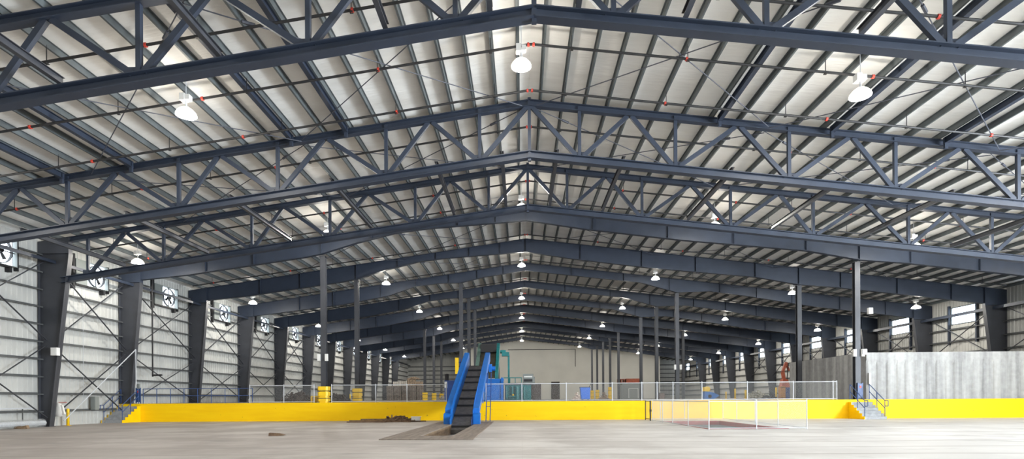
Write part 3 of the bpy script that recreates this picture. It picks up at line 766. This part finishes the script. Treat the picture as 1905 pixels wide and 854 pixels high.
link('drive_motor', MB().tube((OW/2-.05, 39.2, 3.5), (OW/2+.42, 39.2, 3.5), .16, 12).box(OW/2-.02, OW/2+.18, 38.95, 39.5, 3.25, 3.8), M_BLUE, t)
link('head_shaft', MB().tube((-OW/2-.1, y_hi, z_hi-.1), (OW/2+.1, y_hi, z_hi-.1), .12, 12), M_BLACK, t)
link('ladder', MB().bar((OW/2+.1, 33.6, 0), (OW/2+.1, 35.2, 3.0), .05, .05).bar((OW/2+.35, 33.6, 0), (OW/2+.35, 35.2, 3.0), .05, .05)
     .bar((OW/2+.1, 34.1, .9), (OW/2+.35, 34.1, .9), .03, .03).bar((OW/2+.1, 34.4, 1.5), (OW/2+.35, 34.4, 1.5), .03, .03).bar((OW/2+.1, 34.75, 2.15), (OW/2+.35, 34.75, 2.15), .03, .03), M_DBLUE, t)
# pit lining
x0, x1, y0, y1 = PIT
tag(link('pit_floor', MB().box(x0-.02, x1+.02, y0-.02, y1+.5, -1.35, -1.25), M_BLACK), 'dark bottom of the conveyor pit in the floor', 'pit floor')
def planks(xa, xb, ya, yb, along, label):
    mb = MB(); n = max(1, round(((yb-ya) if along == 'x' else (xb-xa))/.24)); 
    for k in range(n):
        if along == 'x':
            a = ya+(yb-ya)*k/n; b = ya+(yb-ya)*(k+1)/n-.008; mb.box(xa, xb, a, b, .002, .03+random.random()*.008)
        else:
            a = xa+(xb-xa)*k/n; b = xa+(xb-xa)*(k+1)/n-.008; mb.box(a, b, ya, yb, .002, .03+random.random()*.008)
    return tag(link('plank_border', mb, M_WOOD2), label, 'timber border', 'timber borders around the conveyor pit')
planks(-4.84, x0, 20.3, 32.7, 'y', 'weathered timber border on the ribbed-wall side of the conveyor pit')
planks(x1, -1.64, 20.3, 32.6, 'y', 'weathered timber border on the enclosure side of the conveyor pit')
planks(-4.84, -1.64, 18.65, 20.29, 'x', 'weathered timber border across the near end of the conveyor pit')
for nm, a in (('ribbed-wall', x0), ('enclosure', x1)):
    mb = MB(); k = 0; y = y0
    sgn = -1 if a == x0 else 1
    while y < y1:
        d = .02+random.random()*.015; mb.box(min(a, a+sgn*.1)-0 + (0 if sgn < 0 else 0), max(a, a+sgn*.1), y, min(y+.27, y1), -1.25, -.003 if True else 0); y += .28
    tag(link('pit_board', mb, M_WOOD), 'upright timber boards lining the %s side of the pit' % nm, 'pit lining', 'timber pit linings')
tag(link('pit_board', MB().box(x0, x1, y0-.1, y0, -1.25, -.003), M_WOOD), 'timber board lining the near end of the pit', 'pit lining', 'timber pit linings')

# second (teal) conveyor feeding the baler
t = thing('baler_conveyor', 'steep conveyor with teal side rails feeding the blue hopper', 'conveyor', (-3.0, 49.0, PZ))
for s, m, x in ((-1, mat('weathered_green_paint', (0.10, 0.17, 0.15), .6, var=.2), -1.03), (1, M_TEAL, .78)):
    pts = [(0, 1.9), (0, 2.5), (4.6, 5.55), (5.0, 5.5), (5.1, 5.1), (.9, 2.0)]
    link('side_rail', MB().prism(pts, x-.14, x+.14, 'x'), m, t)
    link('leg', MB().bar((x, 4.6, 0), (x, 4.6, 5.0), .14, .14).bar((x, 2.0, 0), (x, 2.0, 2.8), .12, .12), M_BLACK, t)
link('chute', MB().prism([(.1, 2.0), (.1, 2.15), (4.9, 5.2), (4.9, 5.0)], -.9, .64, 'x'), mat('rusty_chute', (0.05, 0.045, 0.03), .8, var=.4), t)
link('hood', MB().prism([(3.6, 4.6), (3.6, 5.35), (5.0, 5.5), (5.0, 4.6)], -.9, .64, 'x'), M_BLACK, t)
t = thing('baler', 'large baling press with blue hopper and teal pump unit', 'baler', (-2.3, 46.6, PZ))
link('hopper', MB().box(-.78, .72, 0, .08, 0, 1.75).box(-.78, .72, 2.2, 2.28, 0, 1.75).box(-.78, -.7, 0, 2.28, 0, 1.75).box(.64, .72, 0, 2.28, 0, 1.75).box(-.86, .8, -.06, .0, 1.68, 1.86).box(-.86, .8, -.05, .0, .88, .98), M_BLUE, t)
link('corner_post', MB().box(.56, .74, -.12, 0, 0, 1.95).box(-.84, -.68, -.12, 0, 0, 1.7), M_BLUE, t)
link('press_body', MB().box(.85, 3.1, 1.2, 3.2, 0, 1.35), M_TEAL, t)
link('bed', MB().box(.8, 3.4, .8, 3.6, 1.37, 1.5), M_BLACK, t)
for x in (1.0, 1.5, 1.9, 2.5): link('hydraulic_cylinder', MB().tube((x, 1.0, .15), (x, 1.0, 1.2), .1 if x != 1.9 else .18, 12), M_TEAL, t)
link('pump', MB().tube((1.2, .95, .35), (1.75, .95, .35), .12, 10).box(1.25, 1.9, .7, 1.1, .12, .2), M_TEAL, t)
link('valve', MB().lathe((1.55, .85, .42), [(.0, 0), (.08, .02), (.08, .14), (.0, .16)], 10), M_GUARD, t)
link('mesh_panel', MB().box(3.2, 3.95, 1.1, 1.16, 0, 1.48), M_DK, t)
link('control_cabinet', MB().box(2.4, 3.3, 1.2, 1.9, 1.52, 2.3).box(3.3, 3.42, 1.2, 1.9, 1.52, 2.05), M_GREYM, t)
link('cabinet_window', MB().box(2.48, 3.22, 1.18, 1.199, 1.62, 1.85), M_BLACK, t)
link('cabinet_louvre', MB().box(2.5, 3.2, 1.18, 1.199, 2.0, 2.1), M_WHITE, t)
link('guard_frame', MB().bar((.75, .6, 1.95), (2.3, .6, 1.95), .07, .07).bar((1.3, .6, 1.5), (1.3, .6, 1.95), .06, .06).bar((1.75, .6, 1.5), (1.75, .6, 1.95), .06, .06).bar((2.28, .6, 1.5), (2.28, .6, 1.95), .06, .06), M_TEAL, t)
link('tall_post', MB().bar((1.15, 2.8, 1.5), (1.15, 2.8, 4.1), .16, .16), M_TEAL, t)
link('drive_unit', MB().box(.55, 1.2, 2.5, 3.1, 3.95, 4.3).tube((.4, 2.8, 4.35), (.9, 2.8, 4.35), .16, 10), M_TEAL, t)
# left of conveyor: dark blue cabinet, yellow column
t = thing('hydraulic_power_unit', 'dark blue power unit with black motor tucked behind the blue conveyor', 'power unit', (-5.35, 40.8, PZ))
link('cabinet', MB().box(-.3, .55, -.3, .5, 0, 1.55), M_DBLUE, t)
link('motor', MB().tube((-.15, 0, 1.55), (-.15, 0, 1.95), .15, 12).lathe((-.15, 0, 1.95), [(.17, 0), (.17, .05), (.02, .1)], 12), M_BLACK, t)
link('label_plate', MB().box(-.29, -.1, -.325, -.302, 1.0, 1.45), M_BOXW, t)
t = thing('yellow_guide_post', 'upright orange-yellow steel panel raised behind the conveyor', 'steel panel', (-5.6, 48.0, PZ))
link('panel', MB().box(-.15, .15, -.05, .05, 2.35, 3.75), M_GUARD, t)
link('support', MB().bar((.3, .1, 0), (.3, .1, 3.7), .12, .12).box(-.1, .36, .04, .1, 2.6, 2.7).box(-.1, .36, .04, .1, 3.3, 3.4), M_DBLUE, t)

# ------------------------------------------------------------------ bales
def bale(x, y, z, w, h, m, label, seed):
    rnd = random.Random(seed)
    t = thing('paper_bale', label, 'bale', (x, y, z), 0, 'stacked paper bales')
    mb = MB(); n = 4; W, D, H = w/2, .55, h
    g = {}
    vs = []; fs = []
    def face(fn):
        k = len(mb.v); v = []
        for i in range(n+1):
            for j in range(n+1):
                p = fn(i/n, j/n); q = Vector(p)+Vector((rnd.uniform(-1, 1), rnd.uniform(-1, 1), rnd.uniform(-1, 1)))*(.045 if 0 < i < n and 0 < j < n else 0)
                v.append(tuple(q))
        mb.add(v, [(i*(n+1)+j, (i+1)*(n+1)+j, (i+1)*(n+1)+j+1, i*(n+1)+j+1) for i in range(n) for j in range(n)])
    face(lambda a, b: (-W+2*W*a, -D, H*b)); face(lambda a, b: (-W+2*W*b, D, H*a)); face(lambda a, b: (-W, D-2*D*a, H*b)); face(lambda a, b: (W, -D+2*D*a, H*b))
    face(lambda a, b: (-W+2*W*a, -D+2*D*b, H)); face(lambda a, b: (-W+2*W*b, -D+2*D*a, 0))
    link('bale_body', mb, m, t)
    wb = MB()
    for f in (-.5, 0, .5): wb.box(W*f-.008, W*f+.008, -D-.035, -D-.02, .02, H-.02)
    link('tie_wire', wb, M_BLACK, t)
k = 0
for r in range(3):
    for c in range(5):
        k += 1
        bale(-18.95+c*1.08, 80+random.uniform(-.1, .1), PZ+r*.70, .96, .695, M_BALE, 'grey paper bale, %s from the ribbed wall in the %s layer of the stack' % (ORD[c], ('bottom', 'middle', 'third')[r]), k)
for c, (x, m, h) in enumerate(((-18.0, M_WHITE, .62), (-17.0, M_WHITE, .75), (-15.9, M_CARD, .9), (-14.85, M_CARD, .6))):
    bale(x, 80, PZ+2.1, 1.0, h, m if m is M_CARD else mat('pale_paper', (.6, .56, .5), .9, var=.15, bump=.5, bscale=5), '%s bale on top of the bale stack, %s from the ribbed wall' % ('brown cardboard' if m is M_CARD else 'pale paper', ORD[c]), 50+c)
# loose piles
def heap(name, label, cat, cx, cy, z0, rx, ry, h, m, n, seed, l=(.3, .8), kind=None):
    rnd = random.Random(seed); mb = MB()
    for q in range(n):
        a = rnd.uniform(0, 2*math.pi); rr = math.sqrt(rnd.random()); x = cx+rx*rr*math.cos(a); y = cy+ry*rr*math.sin(a)
        zz = z0+.05+h*(1-rr)*rnd.uniform(.2, 1); L = rnd.uniform(*l)/2; d = Vector((rnd.uniform(-1, 1), rnd.uniform(-1, 1), rnd.uniform(-.25, .25))).normalized()
        p = Vector((x, y, zz)); lo = min((p-d*L).z, (p+d*L).z)-z0-.04
        if lo < 0: p.z -= lo
        mb.bar(p-d*L, p+d*L, rnd.uniform(.06, .22), rnd.uniform(.03, .12))
    return tag(link(name, mb, m), label, cat, None, 'stuff')
heap('scrap_heap', 'dark scrap metal heap behind the fence on the dock, before the front post guard', 'scrap heap', -15.9, 39.2, PZ, 1.0, .8, .8, M_SCRAP, 420, 1)
heap('scrap_heap', 'dark scrap heap on the dock between the two steel posts', 'scrap heap', -14.1, 41.8, PZ, .9, .7, .65, M_SCRAP, 320, 2)
heap('cardboard_heap', 'loose brown cardboard spilling over the top of the bales', 'cardboard', -15.6, 80, PZ+3.02, .9, .45, .45, M_CARD, 60, 3, (.3, .7))
heap('recycling_heap', 'pale mixed recycling piled beyond the far post guards', 'recycling heap', -10.5, 84, PZ, 2.2, 1.5, 2.2, mat('pale_scrap', (.45, .42, .38), .8, var=.5, scale=5), 160, 4, (.4, .9))
heap('recycling_heap', 'mixed metal and plastic scrap heap along the strip-window wall', 'recycling heap', 25.8, 62, PZ, 1.25, 1.6, 1.0, mat('mixed_scrap', (.33, .32, .26), .7, var=.7, scale=4), 240, 5, (.3, .8))
heap('dark_bag_pile', 'dark bag pile among the scrap by the strip-window wall', 'bag pile', 25.9, 59.2, PZ, .7, .5, .8, M_BLACK, 50, 6, (.2, .45))
heap('jug_pile', 'small pale pile of jugs beside the blue bin', 'pile', 4.55, 46, PZ, .35, .3, .7, mat('pale_jugs', (.6, .5, .44), .7, var=.4, scale=9), 40, 8, (.1, .3))
t = thing('scrap_rack', 'low yellow steel frame standing before the dark scrap heap', 'steel frame', (-14.0, 38.0, PZ))
link('frame', MB().bar((-.55, 0, .42), (.55, 0, .42), .05, .05).bar((-.55, 0, 0), (-.55, 0, .42), .05, .05).bar((.55, 0, 0), (.55, 0, .42), .05, .05), M_GUARD, t)
link('panel', MB().box(-.52, .52, -.01, .01, .04, .36), mat('ochre_mesh', (.35, .2, .02), .7), t)
# blue wheeled bin
t = thing('wheeled_bin', 'blue wheeled waste bin behind the dock fence', 'bin', (4.75, 42.0, PZ))
pts = [(-.30, .12), (.33, .12), (.36, .98), (-.38, .98)]
link('tub', MB().prism(pts, -.3, .3, 'y'), mat('bright_blue_plastic', (.02, .13, .55), .45), t)
link('lid', MB().box(-.4, .38, -.33, .33, .985, 1.02).bar((.30, 0, 1.0), (.46, 0, 1.3), .05, .04), M_BLACK, t)
for x in (-.2, .22):
    for y in (-.25, .25): link('wheel', MB().tube((x, y-.03, .06), (x, y+.03, .06), .06, 12), M_BLACK, t)
# objects beyond the long fence
def bollard(x, y, z0, h, label, r=.08):
    t = thing('bollard', label, 'bollard', (x, y, z0), 0, 'yellow bollards')
    link('post_body', MB().lathe((0, 0, 0), [(r, 0), (r, h-.05), (r*.7, h-.01), (.01, h)], 12, True), M_GUARD, t, smooth=True)
    link('base_plate', MB().box(-r*1.5, r*1.5, -r*1.5, r*1.5, 0, .015), M_GUARD, t)
bollard(-25.7, 30.7, 0, .97, 'yellow bollard on the floor beside the ribbed-wall stairs', .075)
bollard(22.7, 60, PZ, 1.1, 'yellow bollard before the strip-window wall, beyond the blue loader', .09)
bollard(22.1, 61, PZ, .8, 'short yellow bollard next to the tall one beyond the blue loader', .07)
bollard(23.8, 60, PZ, .95, 'yellow bollard in the middle of the yellow-bollard row', .1)
bollard(27.0, 60, PZ, 1.2, 'yellow bollard beside the orange-brown crate', .09)
bollard(-17.9, 57.5, PZ, .75, 'thin yellow bollard behind the second post guard', .06)
t = thing('tilt_loader', 'small blue tipping machine with yellow drum behind the fence', 'machine', (16.7, 50, PZ))
link('body', MB().prism([(-.5, 0), (.25, 0), (.75, .35), (.2, .62), (-.5, .72)], -.3, .3, 'y'), M_BLUE, t)
link('drum', MB().tube((-.25, -.25, .92), (-.25, .25, .92), .22, 14).box(-.55, -.15, -.3, .3, .72, 1.1), M_GUARD, t)
link('wheel', MB().tube((-.1, -.33, .28), (-.1, -.31, .28), .16, 14), M_BLACK, t)
t = thing('crate', 'upright orange-brown crate standing in front of the red crane', 'crate', (27.6, 60, PZ))
link('crate_body', MB().box(-.25, .25, -.3, .3, 0, 1.3), mat('orange_brown_ply', (.45, .2, .05), .7, var=.15), t)
link('batten', MB().box(-.27, .27, -.33, -.301, .05, .12).box(-.27, .27, -.33, -.301, 1.15, 1.22), M_DWOOD, t)
t = thing('material_crane', 'red material crane with folded boom on a dark blue base', 'crane', (28.4, 61, PZ))
link('base', MB().box(-.45, .5, -.4, .4, 0, 1.2), M_DBLUE, t)
link('cab_housing', MB().prism([(-.5, 1.2), (.45, 1.2), (.15, 2.1), (-.35, 2.1)], -.35, .35, 'y'), M_PINK, t)
link('boom', MB().bar((-.1, 0, 2.0), (-.25, 0, 2.9), .28, .3).bar((-.25, 0, 2.9), (.15, 0, 3.9), .25, .25).bar((.15, 0, 3.9), (.4, 0, 3.0), .18, .2), M_PINK, t)
link('hydraulic_hose', MB().tube((.1, -.2, 1.9), (.2, -.2, 3.0), .05, 8).tube((.2, -.2, 3.0), (.3, -.2, 3.8), .05, 8), M_BLACK, t)
t = thing('stacked_container', 'red-brown container raised on a grey machine before the cream wall', 'container', (20.6, 105, PZ))
link('container_body', MB().box(-1.2, 1.8, -1, 1, 2.95, 3.75), M_PINK, t)
link('barred_end', MB().box(-2.6, -1.25, -.9, .9, 2.95, 3.05).box(-2.6, -1.25, -.9, .9, 3.6, 3.7).box(-2.6, -2.5, -.9, .9, 3.05, 3.6).box(-2.1, -2.0, -.9, .9, 3.05, 3.6).box(-1.6, -1.5, -.9, .9, 3.05, 3.6), M_PINK, t)
link('machine_base', MB().box(-2.2, 1.9, -1.2, 1.2, 0, 2.6).box(-2.0, 1.6, -1, 1, 2.6, 2.95), M_GREYM, t)
link('access_frame', MB().bar((-.8, -1.3, .1), (-.8, -1.3, 1.9), .08, .08).bar((.9, -1.3, .1), (.9, -1.3, 1.9), .08, .08).bar((-.8, -1.3, 1.9), (.9, -1.3, 1.9), .08, .08), M_WHITE, t)
t = thing('storage_cube', 'small grey-brown crate on the dock behind the fence near the white-boxed post', 'crate', (24.9, 100, PZ))
link('crate_body', MB().box(-.45, .45, -.4, .4, 0, 1.0), mat('dull_mauve', (.2, .16, .15), .8, var=.2), t)
link('lid', MB().box(-.48, .48, -.43, .43, 1.0, 1.06), M_GREYM, t)
heap('bag_pile', 'pale brown bags lying between the far yellow post guards', 'bag pile', 12.5, 85, PZ, .7, .5, 1.3, mat('pale_brown_bags', (.4, .3, .22), .8, var=.4, scale=6), 60, 9, (.2, .5))

# ------------------------------------------------------------------ floor debris
def plank(x, y, z, L, a, label, m=None, w=.14, h=.07, tilt=0):
    o = link('wood_plank', MB().box(-L/2, L/2, -w/2, w/2, 0, h), m or M_DWOOD, at=(x, y, z)); o.rotation_euler = (0, tilt, a)
    return tag(o, label, 'plank', 'loose planks by the dock wall')
PK = [(-9.25, 32.75, .0, 2.3, .0, 'long dark plank lying nearest the camera in the timber pile'), (-9.15, 32.78, .075, 2.2, .03, 'dark plank lying on the first long plank of the timber pile'),
      (-9.2, 33.05, .0, 2.2, -.04, 'dark plank flat on the floor at the back of the timber pile'), (-8.6, 32.95, .15, 2.0, .12, 'topmost dark plank of the timber pile'),
      (-7.7, 33.2, .0, 1.2, .5, 'short plank turned sideways near the middle of the debris'), (-7.1, 33.3, .0, 1.0, -.6, 'short plank crossing the debris under the splinters'),
      (-6.5, 33.7, .0, 1.3, .1, 'plank lying under the white block by the conveyor')]
for p in PK: plank(*p)
heap('wood_splinters', 'loose wood splinters and scraps lying against the dock wall', 'wood scraps', -7.45, 33.9, 0, 1.0, .45, .33, M_DWOOD, 110, 11, (.15, .5))
tag(link('white_block', MB().box(-.26, .26, -.15, .15, 0, .22).box(-.3, .3, -.17, .17, .22, .25), M_WHITE, at=(-6.45, 33.7, .072)), 'white foam block resting on a plank near the conveyor', 'block')
tag(link('wood_scrap', MB().prism([(-.22, 0), (.16, 0), (.42, .03), (.16, .1), (-.2, .12)], -.08, .08, 'y'), M_DWOOD, at=(-9.5, 21.1, 0)), 'small broken wood scrap alone on the open floor', 'wood scrap')
tag(link('wood_block', MB().box(-.28, .12, -.1, .1, 0, .12).prism([(.12, 0), (.4, 0), (.34, .18), (.1, .12)], -.08, .08, 'y'), M_WOOD, at=(-25.3, 27.3, 0)), 'brown wood block on the floor near the rolled fence mesh', 'wood block')
# rolled chain mesh and rails stored along the left wall
t = thing('mesh_roll', 'rolls of chain-link mesh lying along the ribbed wall', 'mesh roll', (-25.6, 26.6, 0))
mb = MB()
for q in range(3):
    n = 28; R = .22
    for j in range(60):
        y0 = -2.4+j*.08
        pts = [(R*math.cos(a*2*math.pi/8), y0, R+.01+R*math.sin(a*2*math.pi/8)) for a in range(9)]
        if q == 0:
            for p, r_ in zip(pts, pts[1:]): mb.bar(p, r_, .008, .008)
link('roll', mb, M_MESH, t)
link('core', MB().tube((0, -2.4, .23), (0, 2.4, .23), .14, 10), M_GALV, t)
t = thing('stored_rail', 'light metal rails stacked horizontally against the ribbed wall', 'metal rail', (-25.9, 27.0, 0))
link('rail', MB().bar((.1, -2.5, 1.02), (.1, 1.6, 1.02), .05, .06).bar((.1, -2.5, 1.12), (.1, -.4, 1.12), .05, .05), M_GALV, t)
link('bracket', MB().bar((.05, -2.0, 0), (.05, -2.0, 1.1), .04, .04).bar((.05, 1.0, 0), (.05, 1.0, 1.05), .04, .04), M_GIRT, t)
# electrical bits on the left wall and columns
def ebox(x, y, z, w, d, h, label, m=None):
    t = thing('electrical_box', label, 'electrical box', (x, y, z))
    link('box_body', MB().box(-w/2, w/2, -d/2, d/2, 0, h), m or M_BOXW, t)
    link('box_door', MB().box(-w/2+.03, w/2-.03, -d/2-.015, -d/2-.001, .03, h-.03), m or M_BOXW, t)
ebox(-25.15, T2-.28, 3.85, .34, .22, .42, 'white electrical box on the inner edge of the first dark column')
ebox(-25.95, 33.0, .85, .3, .3, .8, 'grey meter box low on the ribbed wall beside the stairs', M_GREYM)
ebox(21.5, F1+.1, 4.0, .3, .2, .35, 'white electrical box high on the steel post by the concrete wall')
ebox(21.9, F1+.1, 6.55, .25, .2, .38, 'small white box mounted higher up the same steel post')
ebox(22.05, 36.0, 2.1, .12, .1, .75, 'tall narrow white panel on the bright concrete wall face')
ebox(-25.4, 36.1+F1*0, 2.2+PZ*0, .16, .12, .3, 'small grey switch box on the wall column by the stairs', M_GREYM)
tag(link('steel_conduit', MB().tube((-25.35, T2+.5, .3), (-25.0, F1-.3, 4.7), .03, 8).tube((-25.0, F1-.3, 4.7), (-24.95, F1-.35, 2.4), .03, 8), M_GALV),
    'bright metal conduit slanting up to the column behind the stairs', 'conduit')
tag(link('hanging_chain', MB().tube((XL+.3, 32.2, 1.6), (XL+.3, 32.2, 8.0), .012, 6), M_GALV), 'thin bright pull line hanging down the ribbed wall by the stairs', 'pull line')
t = thing('hanging_jacket', 'white work jacket hanging at the foot of the first dark column', 'jacket', (-25.62, 29.95, .55))
mb = MB().lathe((0, 0, 0), [(.22, 0), (.24, .25), (.2, .5), (.16, .68), (.05, .74)], 12, True)
for i, v in enumerate(mb.v): mb.v[i] = (v[0]*1.15, v[1]*.5, v[2]+.03*math.sin(7*v[0]+i))
link('cloth_body', mb, mat('white_cloth', (.72, .7, .66), .9), t, smooth=True)
link('sleeve', MB().bar((.2, 0, .62), (.34, 0, .1), .1, .1), mat('white_cloth', (.72, .7, .66)), t)
link('hook', MB().bar((-.1, .1, .76), (.4, .1, .76), .03, .03), M_RED, t)
# drop pipes from the roof
for x, y, lab in ((-24.9, F1+1.2, 'dark sprinkler riser dropping beside the stairs column'),):
    tag(link('drop_pipe', MB().tube((x, y, 3.0), (x, y, top(x)+.2), .05, 8).tube((x, y, 3.1), (x+.7, y-.1, 3.1), .06, 8), M_PIPE), lab, 'pipe')
